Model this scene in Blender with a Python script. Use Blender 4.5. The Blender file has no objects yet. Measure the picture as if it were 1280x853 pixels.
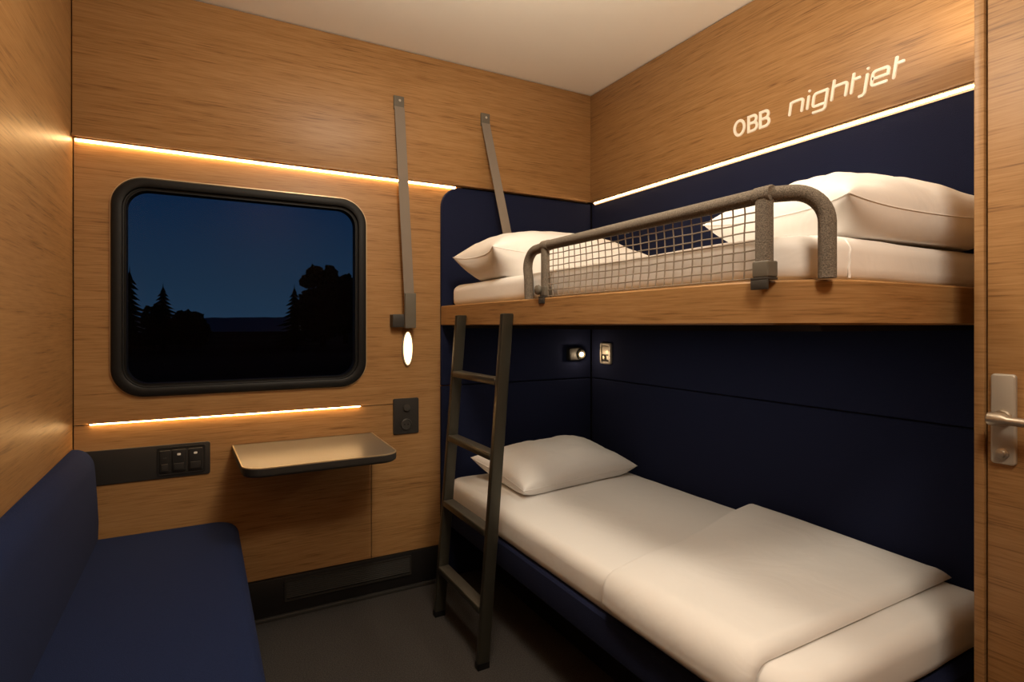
import bpy, bmesh, math, random
from math import radians as R, sin, cos, pi, sqrt
from mathutils import Vector, Matrix, noise
random.seed(7)
S = bpy.context.scene
COL = S.collection

# ------------------------------------------------------------------ room sizes (metres)
XL, XN, XD = -0.40, 1.875, 1.45        # left wall, bed-niche wall, door wall
YB, YR, YN = 2.50, -0.60, 0.60         # window wall, rear wall, foot end of the niche
H = 2.445                              # ceiling
CAMZ = 1.20

# ------------------------------------------------------------------ materials
def new_mat(name):
    m = bpy.data.materials.new(name); m.use_nodes = True
    nt = m.node_tree; b = nt.nodes['Principled BSDF']
    return m, nt, b

def simple(name, col, rough=0.5, metal=0.0, spec=0.4, bump=0.0, bscale=300, var=0.0):
    m, nt, b = new_mat(name)
    b.inputs['Base Color'].default_value = (*col, 1)
    b.inputs['Roughness'].default_value = rough
    b.inputs['Metallic'].default_value = metal
    b.inputs['Specular IOR Level'].default_value = spec
    if bump or var:
        tc = nt.nodes.new('ShaderNodeTexCoord')
        n = nt.nodes.new('ShaderNodeTexNoise'); n.inputs['Scale'].default_value = bscale
        n.inputs['Detail'].default_value = 3
        nt.links.new(tc.outputs['Object'], n.inputs['Vector'])
        if bump:
            bp = nt.nodes.new('ShaderNodeBump'); bp.inputs['Strength'].default_value = bump
            bp.inputs['Distance'].default_value = 0.002
            nt.links.new(n.outputs['Fac'], bp.inputs['Height'])
            nt.links.new(bp.outputs['Normal'], b.inputs['Normal'])
        if var:
            r = nt.nodes.new('ShaderNodeValToRGB')
            r.color_ramp.elements[0].position = 0.3; r.color_ramp.elements[1].position = 0.72
            r.color_ramp.elements[0].color = (*[c*(1-var) for c in col], 1)
            r.color_ramp.elements[1].color = (*[c*(1+var) for c in col], 1)
            nt.links.new(n.outputs['Fac'], r.inputs['Fac'])
            nt.links.new(r.outputs['Color'], b.inputs['Base Color'])
    return m

def emit(name, col, strength):
    m, nt, b = new_mat(name)
    b.inputs['Base Color'].default_value = (0.8, 0.75, 0.65, 1)
    b.inputs['Emission Color'].default_value = (*col, 1)
    b.inputs['Emission Strength'].default_value = strength
    return m

def wood(name, dark, mid, light, sx=1.3, sz=26.0, rough=0.42):
    """oak veneer, grain running horizontally"""
    m, nt, b = new_mat(name); L = nt.links.new
    tc = nt.nodes.new('ShaderNodeTexCoord')
    def noise_n(sc, scale, detail, dist, rgh=0.6):
        mp = nt.nodes.new('ShaderNodeMapping'); mp.inputs['Scale'].default_value = sc
        L(tc.outputs['Object'], mp.inputs['Vector'])
        n = nt.nodes.new('ShaderNodeTexNoise')
        n.inputs['Scale'].default_value = scale; n.inputs['Detail'].default_value = detail
        n.inputs['Distortion'].default_value = dist; n.inputs['Roughness'].default_value = rgh
        L(mp.outputs['Vector'], n.inputs['Vector']); return n
    n1 = noise_n((sx, sx, sz), 1.6, 6, 0.35)
    n2 = noise_n((sx*6, sx*6, sz*4), 2.0, 3, 0.25, 0.6)
    n3 = noise_n((0.6, 0.6, 2.4), 1.2, 2, 0.4)
    mx = nt.nodes.new('ShaderNodeMath'); mx.operation = 'MULTIPLY'; mx.inputs[1].default_value = 0.34
    L(n1.outputs['Fac'], mx.inputs[0])
    ad = nt.nodes.new('ShaderNodeMath'); ad.operation = 'MULTIPLY_ADD'; ad.inputs[1].default_value = 0.55
    L(n2.outputs['Fac'], ad.inputs[0]); L(mx.outputs[0], ad.inputs[2])
    a3 = nt.nodes.new('ShaderNodeMath'); a3.operation = 'MULTIPLY_ADD'; a3.inputs[1].default_value = 0.2
    L(n3.outputs['Fac'], a3.inputs[0]); L(ad.outputs[0], a3.inputs[2])
    r = nt.nodes.new('ShaderNodeValToRGB'); cr = r.color_ramp
    cr.elements[0].position = 0.39; cr.elements[0].color = (*dark, 1)
    cr.elements[1].position = 0.66; cr.elements[1].color = (*light, 1)
    e = cr.elements.new(0.50); e.color = (*mid, 1)
    L(a3.outputs[0], r.inputs['Fac'])
    L(r.outputs['Color'], b.inputs['Base Color'])
    b.inputs['Roughness'].default_value = rough
    b.inputs['Specular IOR Level'].default_value = 0.3
    bp = nt.nodes.new('ShaderNodeBump'); bp.inputs['Strength'].default_value = 0.12
    bp.inputs['Distance'].default_value = 0.001
    L(ad.outputs[0], bp.inputs['Height']); L(bp.outputs['Normal'], b.inputs['Normal'])
    return m

def cloth(name, col, wr=0.2, rough=0.85):
    """cotton bedding with soft crumples and a fine weave"""
    m, nt, b = new_mat(name); L = nt.links.new
    b.inputs['Base Color'].default_value = (*col, 1); b.inputs['Roughness'].default_value = rough
    b.inputs['Specular IOR Level'].default_value = 0.15
    b.inputs['Sheen Weight'].default_value = 0.1
    tc = nt.nodes.new('ShaderNodeTexCoord')
    n = nt.nodes.new('ShaderNodeTexNoise'); n.inputs['Scale'].default_value = 5.5
    n.inputs['Detail'].default_value = 3; n.inputs['Distortion'].default_value = 1.2
    L(tc.outputs['Object'], n.inputs['Vector'])
    f = nt.nodes.new('ShaderNodeTexNoise'); f.inputs['Scale'].default_value = 420
    L(tc.outputs['Object'], f.inputs['Vector'])
    b1 = nt.nodes.new('ShaderNodeBump'); b1.inputs['Strength'].default_value = wr; b1.inputs['Distance'].default_value = 0.03
    b2 = nt.nodes.new('ShaderNodeBump'); b2.inputs['Strength'].default_value = 0.08; b2.inputs['Distance'].default_value = 0.001
    L(n.outputs['Fac'], b1.inputs['Height']); L(f.outputs['Fac'], b2.inputs['Height'])
    L(b1.outputs['Normal'], b2.inputs['Normal']); L(b2.outputs['Normal'], b.inputs['Normal'])
    return m

def upholstery(name, col):
    m = simple(name, col, rough=0.9, spec=0.06, bump=0.5, bscale=520, var=0.22)
    m.node_tree.nodes['Principled BSDF'].inputs['Sheen Weight'].default_value = 0.03
    m.node_tree.nodes['Principled BSDF'].inputs['Sheen Tint'].default_value = (0.5, 0.55, 0.8, 1)
    return m

M = {}
M['wood'] = wood('oak_veneer', (0.160, 0.078, 0.026), (0.297, 0.155, 0.056), (0.370, 0.208, 0.084), 0.7, 30)
M['wood_edge'] = wood('oak_edge', (0.165, 0.083, 0.030), (0.29, 0.157, 0.061), (0.36, 0.207, 0.088), 0.7, 30)
M['ceiling'] = simple('cream_ceiling', (0.92, 0.89, 0.82), 0.7, spec=0.2)
M['carpet'] = simple('dark_carpet', (0.050, 0.046, 0.044), 0.95, spec=0.08, bump=0.8, bscale=260, var=0.5)
M['backing'] = simple('dark_backing', (0.012, 0.009, 0.008), 0.8, spec=0.1)
M['black'] = simple('black_plastic', (0.014, 0.0135, 0.013), 0.45, spec=0.35, bump=0.1, bscale=600)
M['black2'] = simple('soft_black_plastic', (0.024, 0.022, 0.020), 0.5, spec=0.3)
M['skirt'] = simple('black_skirting', (0.010, 0.009, 0.009), 0.5, spec=0.3)
M['rubber'] = simple('black_rubber', (0.005, 0.005, 0.005), 0.5, spec=0.22)
M['gunmetal'] = simple('gunmetal_paint', (0.062, 0.059, 0.046), 0.34, metal=0.7, spec=0.4, bump=0.1, bscale=700)
M['tread'] = simple('ladder_tread_metal', (0.14, 0.125, 0.10), 0.36, metal=0.6, spec=0.4)
M['grey_metal'] = simple('dark_grey_metal', (0.055, 0.052, 0.048), 0.42, metal=0.4)
M['foam'] = simple('speckled_foam', (0.165, 0.140, 0.112), 0.9, spec=0.15, bump=1.0, bscale=420, var=0.45)
M['net'] = simple('grey_cord', (0.24, 0.20, 0.155), 0.8, spec=0.15)
M['webbing'] = simple('taupe_webbing', (0.205, 0.172, 0.140), 0.75, spec=0.2, bump=0.4, bscale=500)
M['webclip'] = simple('taupe_clip', (0.118, 0.104, 0.082), 0.5, spec=0.3)
M['table'] = simple('satin_grey_laminate', (0.128, 0.114, 0.094), 0.34, metal=0.1, spec=0.5)
M['table_lip'] = simple('pale_brass_lip', (0.45, 0.35, 0.22), 0.35, metal=0.5)
M['chrome'] = simple('satin_nickel', (0.46, 0.40, 0.32), 0.34, metal=0.8)
M['nickel'] = simple('brushed_nickel', (0.44, 0.40, 0.34), 0.45, metal=0.45)
M['linen'] = cloth('white_linen', (0.80, 0.785, 0.765), 0.10)
M['pillow'] = cloth('white_pillowcase', (0.82, 0.805, 0.785), 0.16)
M['duvet'] = cloth('white_duvet', (0.80, 0.785, 0.765), 0.14)
M['navy'] = upholstery('navy_wool', (0.0115, 0.0150, 0.040))
M['navy_seat'] = upholstery('navy_seat_wool', (0.0108, 0.0190, 0.060))
M['white'] = simple('white_lacquer', (0.86, 0.80, 0.70), 0.35, spec=0.5)
M['mark'] = simple('white_mark', (0.75, 0.72, 0.66), 0.4)
M['led'] = emit('warm_led', (1.0, 0.60, 0.25), 40.0)
M['led_halo'] = emit('warm_led_halo', (1.0, 0.46, 0.14), 0.7)  # dim orange emission standing in for the strip's halo
M['lamp'] = emit('warm_lamp_diffuser', (1.0, 0.66, 0.33), 3.2)
M['lens'] = emit('reading_lamp_lens', (1.0, 0.66, 0.34), 14.0)
M['foliage'] = simple('night_foliage', (0.010, 0.014, 0.010), 0.95, spec=0.0)
M['bark'] = simple('night_bark', (0.012, 0.010, 0.008), 0.95, spec=0.0)
M['field'] = simple('night_field', (0.020, 0.024, 0.022), 1.0, spec=0.0, var=0.5, bscale=0.05)
M['hill'] = simple('distant_wood', (0.13, 0.17, 0.20), 1.0, spec=0.0)  # bluish base colour has the distance haze put into it

def glass_mat():
    m = bpy.data.materials.new('window_glass'); m.use_nodes = True; nt = m.node_tree
    nt.nodes.remove(nt.nodes['Principled BSDF'])
    out = nt.nodes['Material Output']
    t = nt.nodes.new('ShaderNodeBsdfTransparent'); g = nt.nodes.new('ShaderNodeBsdfGlossy')
    t.inputs['Color'].default_value = (0.93, 0.95, 0.97, 1)
    g.inputs['Roughness'].default_value = 0.02
    mx = nt.nodes.new('ShaderNodeMixShader'); mx.inputs['Fac'].default_value = 0.003
    nt.links.new(t.outputs[0], mx.inputs[1]); nt.links.new(g.outputs[0], mx.inputs[2])
    nt.links.new(mx.outputs[0], out.inputs['Surface'])
    return m
M['glass'] = glass_mat()

# ------------------------------------------------------------------ object helpers
ORG = {}                                             # world origin of every object built

def tag(o, label=None, cat=None, group=None, kind=None):
    if label: o['label'] = label
    if cat: o['category'] = cat
    if group: o['group'] = group
    if kind: o['kind'] = kind
    return o

def thing(name, loc, label, cat, group=None):
    o = bpy.data.objects.new(name, None); COL.objects.link(o)
    o.empty_display_size = 0.05; o.location = loc; ORG[o.name] = Vector(loc)
    return tag(o, label, cat, group)

def obj(name, bm, mat, parent=None, smooth=35, kind=None, label=None, cat=None, group=None):
    """links one bmesh, given in world coordinates, as ONE mesh object"""
    bmesh.ops.recalc_face_normals(bm, faces=bm.faces[:])
    if parent is not None:
        org = ORG[parent.name]
    else:
        xs = [v.co.x for v in bm.verts]; ys = [v.co.y for v in bm.verts]; zs = [v.co.z for v in bm.verts]
        org = Vector(((min(xs)+max(xs))/2, (min(ys)+max(ys))/2, min(zs)))
    bmesh.ops.translate(bm, verts=bm.verts[:], vec=-org)
    me = bpy.data.meshes.new(name); bm.to_mesh(me); bm.free()
    for p in me.polygons: p.use_smooth = True
    me.set_sharp_from_angle(angle=R(smooth))
    me.materials.append(mat)
    o = bpy.data.objects.new(name, me); COL.objects.link(o)
    ORG[o.name] = org.copy()
    if parent is not None: o.parent = parent
    else: o.location = org
    return tag(o, label, cat, group, kind)

def BM(): return bmesh.new()

def loft(bm, loops, cap0=True, cap1=True, closed=True):
    rows = [[bm.verts.new(p) for p in l] for l in loops]
    for a, b in zip(rows, rows[1:]):
        n = len(a)
        for i in range(n if closed else n-1):
            j = (i+1) % n
            bm.faces.new((a[i], a[j], b[j], b[i]))
    if cap0: bm.faces.new(rows[0][::-1])
    if cap1: bm.faces.new(rows[-1])
    return rows

def box(bm, x0, x1, y0, y1, z0, z1, bev=0.0, seg=2):
    v = [bm.verts.new(p) for p in ((x0,y0,z0),(x1,y0,z0),(x1,y1,z0),(x0,y1,z0),(x0,y0,z1),(x1,y0,z1),(x1,y1,z1),(x0,y1,z1))]
    fs = [bm.faces.new([v[i] for i in f]) for f in ((3,2,1,0),(4,5,6,7),(0,1,5,4),(1,2,6,5),(2,3,7,6),(3,0,4,7))]
    if bev:
        es = list({e for f in fs for e in f.edges})
        bmesh.ops.bevel(bm, geom=es, offset=bev, segments=seg, profile=0.5, affect='EDGES')
    return bm

def rrect(a0, a1, b0, b1, r, n=8):
    """rounded rectangle in 2-D; r = one radius or four: (a0b0, a1b0, a1b1, a0b1)"""
    rr = r if isinstance(r, (tuple, list)) else (r,)*4
    pts = []
    for (ca, cb, sa, sb, st, q) in ((a0,b0,1,1,pi,rr[0]), (a1,b0,-1,1,1.5*pi,rr[1]), (a1,b1,-1,-1,0,rr[2]), (a0,b1,1,-1,0.5*pi,rr[3])):
        q = max(q, 1e-4)
        for k in range(n+1):
            t = st + k/n*pi/2
            pts.append((ca+sa*q+q*cos(t), cb+sb*q+q*sin(t)))
    return pts

def P(axis, d, ab):
    a, b = ab
    return (d, a, b) if axis == 'x' else (a, d, b) if axis == 'y' else (a, b, d)

def slab(bm, axis, d0, d1, a0, a1, b0, b1, r, bev=0.003, n=8, seg=3):
    """rounded rectangle plate from depth d0 (back) to d1 (front), with a rounded front edge"""
    rr = list(r) if isinstance(r, (tuple, list)) else [r]*4
    def lp(ins, d): return [P(axis, d, p) for p in rrect(a0+ins, a1-ins, b0+ins, b1-ins, [max(q-ins, 0.0005) for q in rr], n)]
    s = 1 if d1 > d0 else -1
    loops = [lp(0, d0)]
    for k in range(seg+1):
        t = k/seg*pi/2
        loops.append(lp(bev*(1-cos(t)), d1 - s*bev*(1-sin(t))))
    loft(bm, loops); return bm

def ring(bm, axis, specs, n=10, close=True):
    """closed band lofted through rounded rectangles (a0,a1,b0,b1,r,depth)"""
    loops = [[P(axis, d, p) for p in rrect(a0, a1, b0, b1, r, n)] for (a0, a1, b0, b1, r, d) in specs]
    if close: loops.append(loops[0])
    rows = [[bm.verts.new(p) for p in l] for l in (loops[:-1] if close else loops)]
    if close: rows.append(rows[0])
    for a, b in zip(rows, rows[1:]):
        m = len(a)
        for i in range(m):
            j = (i+1) % m
            bm.faces.new((a[i], a[j], b[j], b[i]))
    return bm

def tube(bm, pts, r, n=12, cap=True, flat=None):
    """tube along a polyline; r may be a list; flat=(ru, rv) for an oval section"""
    pts = [Vector(p) for p in pts]
    rs = r if isinstance(r, (list, tuple)) else [r]*len(pts)
    up = None; loops = []
    for i, p in enumerate(pts):
        t = ((pts[min(i+1, len(pts)-1)] - p).normalized() + (p - pts[max(i-1, 0)]).normalized()).normalized()
        if up is None:
            up = Vector((0,0,1)) if abs(t.z) < 0.9 else Vector((1,0,0))
        u = (up - t*up.dot(t)).normalized(); up = u
        v = t.cross(u)
        loops.append([p + (u*cos(2*pi*k/n) + v*sin(2*pi*k/n))*rs[i] for k in range(n)])
    loft(bm, loops, cap, cap); return bm

def lathe(bm, c, axis, prof, n=24):
    """profile of (radius, offset along axis) turned about an axis through c"""
    c = Vector(c); loops = []
    for (r, d) in prof:
        r = max(r, 1e-4)
        lp = []
        for k in range(n):
            a, b = r*cos(2*pi*k/n), r*sin(2*pi*k/n)
            lp.append(c + Vector({'x': (d, a, b), 'y': (a, d, b), 'z': (a, b, d)}[axis]))
        loops.append(lp)
    loft(bm, loops); return bm

def arc(c, r, u, v, a0, a1, n=8):
    c, u, v = Vector(c), Vector(u), Vector(v)
    return [c + u*r*cos(a0+(a1-a0)*k/n) + v*r*sin(a0+(a1-a0)*k/n) for k in range(n+1)]

def prism_hole(bm, axis, d0, d1, outer, holes):
    """plate with holes: outline and holes are 2-D loops"""
    edges = []
    for loop in [outer]+holes:
        vs = [bm.verts.new(P(axis, d0, p)) for p in loop]
        edges += [bm.edges.new((vs[i], vs[(i+1) % len(vs)])) for i in range(len(vs))]
    res = bmesh.ops.triangle_fill(bm, use_beauty=True, use_dissolve=False, edges=edges)
    fs = [g for g in res['geom'] if isinstance(g, bmesh.types.BMFace)]
    ex = bmesh.ops.extrude_face_region(bm, geom=fs)
    vs = [g for g in ex['geom'] if isinstance(g, bmesh.types.BMVert)]
    bmesh.ops.translate(bm, verts=vs, vec=Vector(P(axis, d1-d0, (0, 0))))
    return bm

def struct(name, bm, mat, parent=None):
    return obj(name, bm, mat, parent, kind='structure' if parent is None else None)

# ------------------------------------------------------------------ room shell
struct('floor', box(BM(), XL-0.1, XN+0.1, YR-0.1, YB+0.1, -0.1, 0.0), M['carpet'])
struct('ceiling', box(BM(), XL-0.1, XN+0.1, YR-0.1, YB+0.1, H, H+0.1), M['ceiling'])
struct('wall_left', box(BM(), XL-0.08, XL, YR-0.08, YB+0.08, 0, H), M['wood'])
struct('wall_rear', box(BM(), XL, XD+0.1, YR-0.08, YR, 0, H), M['wood'])
struct('wall_niche', box(BM(), XN, XN+0.08, YN-0.06, YB+0.08, 0, H), M['backing'])
struct('wall_foot', box(BM(), XD+0.06, XN, YN-0.05, YN-0.015, 0, H), M['wood'])

WIN = (-0.292, 0.639, 0.931, 1.752)
hole = rrect(WIN[0]+0.03, WIN[1]-0.03, WIN[2]+0.03, WIN[3]-0.03, 0.085, 10)
bm = prism_hole(BM(), 'y', YB+0.012, YB+0.08, [(XL, 0), (XN, 0), (XN, H), (XL, H)], [hole])
struct('wall_back', bm, M['backing'])
# veneer sheets of the window wall, with thin dark joints between them
hole2 = rrect(WIN[0]+0.006, WIN[1]-0.006, WIN[2]+0.006, WIN[3]-0.006, 0.105, 10)
g = 0.0016
J, JX = 0.843, 0.661
sheet = [(XL+0.004, 0.166), (JX-g, 0.166), (JX-g, 0.715), (JX+g, 0.715), (JX+g, 0.166), (1.0, 0.166), (1.0, 0.9), (1.10, 0.9), (1.10, 1.875), (XL+0.004, 1.875),
         (XL+0.004, J+g), (0.80, J+g), (0.80, J-g), (XL+0.004, J-g)]
struct('trim_1', prism_hole(BM(), 'y', YB+0.012, YB, sheet, [hole2]), M['wood'])
# thick upper fascias above the light lines
UP = 1.872
struct('trim_2', box(BM(), XL+0.003, XN-0.031, YB-0.03, YB+0.012, UP, H-0.004, 0.003), M['wood'])
struct('trim_3', box(BM(), XN-0.03, XN, YN-0.01, YB-0.002, UP, H-0.004, 0.003), M['wood'])
# thin lip under each fascia
struct('trim_4', box(BM(), XL+0.003, XN-0.041, YB-0.041, YB-0.004, UP-0.009, UP-0.001, 0.0015), M['wood_edge'])
struct('trim_5', box(BM(), XN-0.041, XN-0.002, YN, YB-0.0305, UP-0.009, UP-0.001, 0.0015), M['wood_edge'])

# skirting with the heater grille
struct('baseboard_back', box(BM(), XL, 1.0, YB-0.012, YB+0.012, 0.0, 0.163, 0.002), M['skirt'])
struct('trim_6', box(BM(), XL, 1.0, YB-0.028, YB-0.0125, 0.0, 0.016, 0.003), M['grey_metal'])
gx0, gx1, gz0, gz1, gy = 0.299, 0.841, 0.062, 0.149, YB-0.0125
t = thing('heater_grille', ((gx0+gx1)/2, gy, gz0), 'long black louvred heater grille low on the wall under the fold-out table', 'grille')
obj('frame', ring(BM(), 'y', [(gx0, gx1, gz0, gz1, 0.004, gy), (gx0, gx1, gz0, gz1, 0.004, gy-0.006), (gx0+0.008, gx1-0.008, gz0+0.008, gz1-0.008, 0.003, gy-0.006), (gx0+0.008, gx1-0.008, gz0+0.008, gz1-0.008, 0.003, gy)]), M['black2'], t)
bm = BM()
for k in range(8):
    z = gz0+0.014 + k*0.0085
    v = [(gx0+0.008, gy, z+0.004), (gx0+0.008, gy-0.006, z), (gx0+0.008, gy-0.006, z+0.0014), (gx0+0.008, gy, z+0.0054)]
    loft(bm, [v, [(gx1-0.008, b, c) for (_, b, c) in v]])
obj('louvres', bm, M['grey_metal'], t)

# ------------------------------------------------------------------ window
win = thing('window_1', ((WIN[0]+WIN[1])/2, YB, WIN[2]), None, None); win['kind'] = 'structure'
x0, x1, z0, z1 = WIN
def ins(d, y, r): return (x0+d, x1-d, z0+d, z1-d, r, y)
obj('window_frame', ring(BM(), 'y', [ins(0.004, YB+0.02, 0.108), ins(0.004, YB-0.012, 0.108), ins(0.008, YB-0.017, 0.104), ins(0.014, YB-0.0185, 0.100),
    ins(0.034, YB-0.0185, 0.084), ins(0.038, YB-0.016, 0.081), ins(0.0395, YB-0.004, 0.080), ins(0.044, YB-0.003, 0.077), ins(0.046, YB-0.005, 0.075),
    ins(0.0495, YB-0.005, 0.072), ins(0.051, YB-0.002, 0.071), ins(0.053, YB+0.03, 0.070), ins(0.03, YB+0.03, 0.085)], 14), M['rubber'], win)
obj('trim_ring', ring(BM(), 'y', [ins(-0.001, YB+0.002, 0.113), ins(-0.001, YB-0.003, 0.113), ins(0.0035, YB-0.003, 0.109), ins(0.0035, YB+0.002, 0.109)], 14), M['table_lip'], win, label='thin pale edge line around the black frame')
bm = BM()
loft(bm, [[P('y', YB+0.018, p) for p in rrect(x0+0.045, x1-0.045, z0+0.045, z1-0.045, 0.076, 12)], [P('y', YB+0.024, p) for p in rrect(x0+0.045, x1-0.045, z0+0.045, z1-0.045, 0.076, 12)]])
obj('window_pane', bm, M['glass'], win)

# ------------------------------------------------------------------ light strips
def strip(axis, a0, a1, d, z, label, w=0.006, depth=0.009, halo=0.0):
    """rounded glowing diffuser in a slim rail"""
    if axis == 'y': loc = ((a0+a1)/2, d, z-w)
    else: loc = (d, (a0+a1)/2, z-w)
    t = thing('light_strip', loc, label, 'light strip', 'warm light strips')
    def sec(k, n=8):
        q = pi*0.5*k/n
        return (cos(q)*depth, -sin(q)*w)
    bm = BM(); A = []; B = []
    prof = [(0.0, 0.0)] + [sec(k) for k in range(9)]
    for (o_, dz) in prof:
        for lst, a in ((A, a0), (B, a1)):
            lst.append((a, d-o_, z+dz) if axis == 'y' else (d-o_, a, z+dz))
    loft(bm, [A, B])
    obj('diffuser', bm, M['led'], t)
    bm = BM()
    if axis == 'y': box(bm, a0-0.003, a1+0.003, d-0.018, d, z+0.0002, z+0.003)
    else: box(bm, d-0.018, d, a0-0.003, a1+0.003, z+0.0002, z+0.003)
    obj('rail', bm, M['wood_edge'], t)
    if halo:  # glowing edge below the diffuser imitates its halo on the fabric
        bm = BM(); sec = [(0.0, -w-0.0003), (0.003, -w-0.0003), (0.0025, -w-halo*0.6), (0.001, -w-halo), (0.0, -w-halo)]
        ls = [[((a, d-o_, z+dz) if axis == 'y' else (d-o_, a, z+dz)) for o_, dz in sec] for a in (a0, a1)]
        loft(bm, ls); obj('halo_edge', bm, M['led_halo'], t)
strip('y', XL+0.008, 1.062, YB-0.002, UP-0.0125, 'long warm light strip glowing above the window along the wood wall')
strip('y', -0.350, 0.611, YB-0.0005, 0.848, 'warm light strip glowing below the window, above the switch panel', 0.006, 0.008)
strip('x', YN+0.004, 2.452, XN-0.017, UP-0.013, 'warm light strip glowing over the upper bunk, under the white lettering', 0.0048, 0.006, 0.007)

# ------------------------------------------------------------------ navy wall upholstery
def panel(axis, d0, d1, a0, a1, b0, b1, r, label):
    bm = slab(BM(), axis, d0, d1, a0, a1, b0, b1, r, 0.006, 10, 4)
    return obj('upholstered_panel', bm, M['navy'], None, label=label, cat='wall panel', group='navy upholstered wall panels')
panel('y', YB+0.010, YB-0.014, 0.988, XN-0.018, 0.917, 1.858, (0.004, 0.004, 0.004, 0.10), 'navy padded panel behind the head of the upper bunk, rounded top left corner')
panel('y', YB+0.010, YB-0.014, 0.988, XN-0.018, 0.02, 0.913, 0.004, 'navy padded panel behind the head of the lower bed')
panel('x', XN-0.0006, XN-0.016, YN+0.002, YB-0.016, 0.917, 1.858, 0.004, 'long navy padded panel along the upper bunk below the right light strip')
panel('x', XN-0.0006, XN-0.016, YN+0.002, YB-0.016, 0.02, 0.913, 0.004, 'long navy padded panel along the side of the lower bed')

# ------------------------------------------------------------------ lettering on the upper fascia
def strokes(bm, lst, y0, z0, sc, shear, r, x):
    for si, st in enumerate(lst):
        hh = -0.0042-0.00025*si
        pts = [(x, y0 - (u + shear*v)*sc, z0 + v*sc) for (u, v) in st]
        # flat-topped raised strip with rounded ends
        P3 = [Vector(p) for p in pts]
        closed = (P3[0]-P3[-1]).length < 1e-6 and len(P3) > 3
        if closed: P3 = P3[:-1]
        L_, Rr = [], []
        n = len(P3)
        for i, p in enumerate(P3):
            a = P3[(i-1) % n] if (closed or i > 0) else None
            b = P3[(i+1) % n] if (closed or i < n-1) else None
            d1 = (p-a).normalized() if a is not None else None
            d2 = (b-p).normalized() if b is not None else None
            d = (d1+d2).normalized() if d1 and d2 else (d1 or d2)
            nrm = Vector((0, -d.z, d.y))
            k = 1.0
            if d1 and d2: k = 1/max(0.5, (Vector((0, -d1.z, d1.y))).dot(nrm))
            L_.append(p + nrm*r*k); Rr.append(p - nrm*r*k)
        secs = []
        for l, q in zip(L_, Rr):
            m = (l-q)*0.14
            secs.append([l, l-m+Vector((hh, 0, 0)), q+m+Vector((hh, 0, 0)), q])
        if not closed:
            d = (P3[1]-P3[0]).normalized(); e = (P3[-1]-P3[-2]).normalized()
            c0 = P3[0]-d*r*0.55; c1 = P3[-1]+e*r*0.55
            def cap(c, s):
                return [c+(p-(s[0]+s[3])/2)*0.55 for p in s]
            secs = [cap(c0, secs[0])] + secs + [cap(c1, secs[-1])]
            loft(bm, secs)
        else:
            rows = [[bm.verts.new(p) for p in s] for s in secs]
            for i in range(len(rows)):
                a, b = rows[i], rows[(i+1) % len(rows)]
                for k in range(4):
                    bm.faces.new((a[k], a[(k+1) % 4], b[(k+1) % 4], b[k]))

def ell(cx, cy, rx, ry, a0=0, a1=360, n=20):
    return [(cx+rx*cos(R(a0+(a1-a0)*k/n)), cy+ry*sin(R(a0+(a1-a0)*k/n))) for k in range(n+1)]
def off(st, du): return [[(u+du, v) for u, v in s] for s in st]
def rnd(c, r, a0, a1, n=5): return ell(c[0], c[1], r, r, a0, a1, n)

LX = XN-0.0292
arch = [(0, 0.80)] + rnd((0.22, 0.78), 0.22, 180, 90)[1:] + rnd((0.88, 0.78), 0.22, 90, 0) + [(1.10, 0)]
G_n = [[(0, 0), (0, 1.0)], arch]
G_i = [[(0, 0), (0, 1.0)], [(0, 1.37), (0, 1.43)]]
G_g = [[(1.1, 0.0)] + [(0.22, 0.0)] + rnd((0.22, 0.22), 0.22, 270, 180)[1:] + rnd((0.22, 0.78), 0.22, 180, 90) + [(1.1, 1.0)], [(1.1, 1.0), (1.1, -0.2)] + rnd((0.9, -0.28), 0.2, 0, -90)[1:] + [(0.1, -0.48)]]
G_h = [[(0, 0), (0, 1.48)], arch]
G_t = [[(0, 0), (0, 1.42)], [(0.0, 0.98), (0.52, 0.98)]]
G_j = [[(0, 1.0), (0, -0.24)] + rnd((-0.22, -0.24), 0.22, 0, -90)[1:] + [(-0.40, -0.46)], [(0, 1.37), (0, 1.43)]]
G_e = [[(1.08, 0.0), (0.22, 0.0)] + rnd((0.22, 0.22), 0.22, 270, 180)[1:] + rnd((0.22, 0.78), 0.22, 180, 90) + rnd((0.88, 0.78), 0.22, 90, 0) + [(1.1, 0.48), (0.02, 0.48)]]
word = [('n', G_n, 0), ('i', G_i, 1.58), ('g', G_g, 2.05), ('h', G_h, 3.62), ('t', G_t, 5.15), ('j', G_j, 6.20), ('e', G_e, 6.62), ('t', G_t, 8.17)]
bm = BM()
for _, gl, du in word: strokes(bm, off(gl, du), 1.293, 1.952, 0.0425, 0.16, 0.0058, LX)
obj('lettering', bm, M['white'], None, label='white raised slanted lowercase word, the right one of two on the wood fascia', cat='sign', group='white letters on the fascia')
G_O = [ell(0.36, 0.5, 0.40, 0.5, 0, 360, 28)]
G_B = [[(0, 0.53), (0, 1), (0.38, 1)] + rnd((0.38, 0.765), 0.235, 90, -90, 8)[1:] + [(0, 0.53)], [(0, 0), (0, 0.53), (0.40, 0.53)] + rnd((0.40, 0.265), 0.265, 90, -90, 8)[1:] + [(0, 0)]]
bm = BM()
for gl, du in ((G_O, 0), (G_B, 1.12), (G_B, 2.05)): strokes(bm, off(gl, du), 1.528, 1.945, 0.056, 0.0, 0.0064, LX)
obj('lettering', bm, M['white'], None, label='white raised word of three upright capitals, left of the slanted lowercase word', cat='sign', group='white letters on the fascia')

# ------------------------------------------------------------------ lower bed
def rect_loop(x0, x1, y0, y1, r, z, n=8): return [(a, b, z) for a, b in rrect(x0, x1, y0, y1, r, n)]

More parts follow.
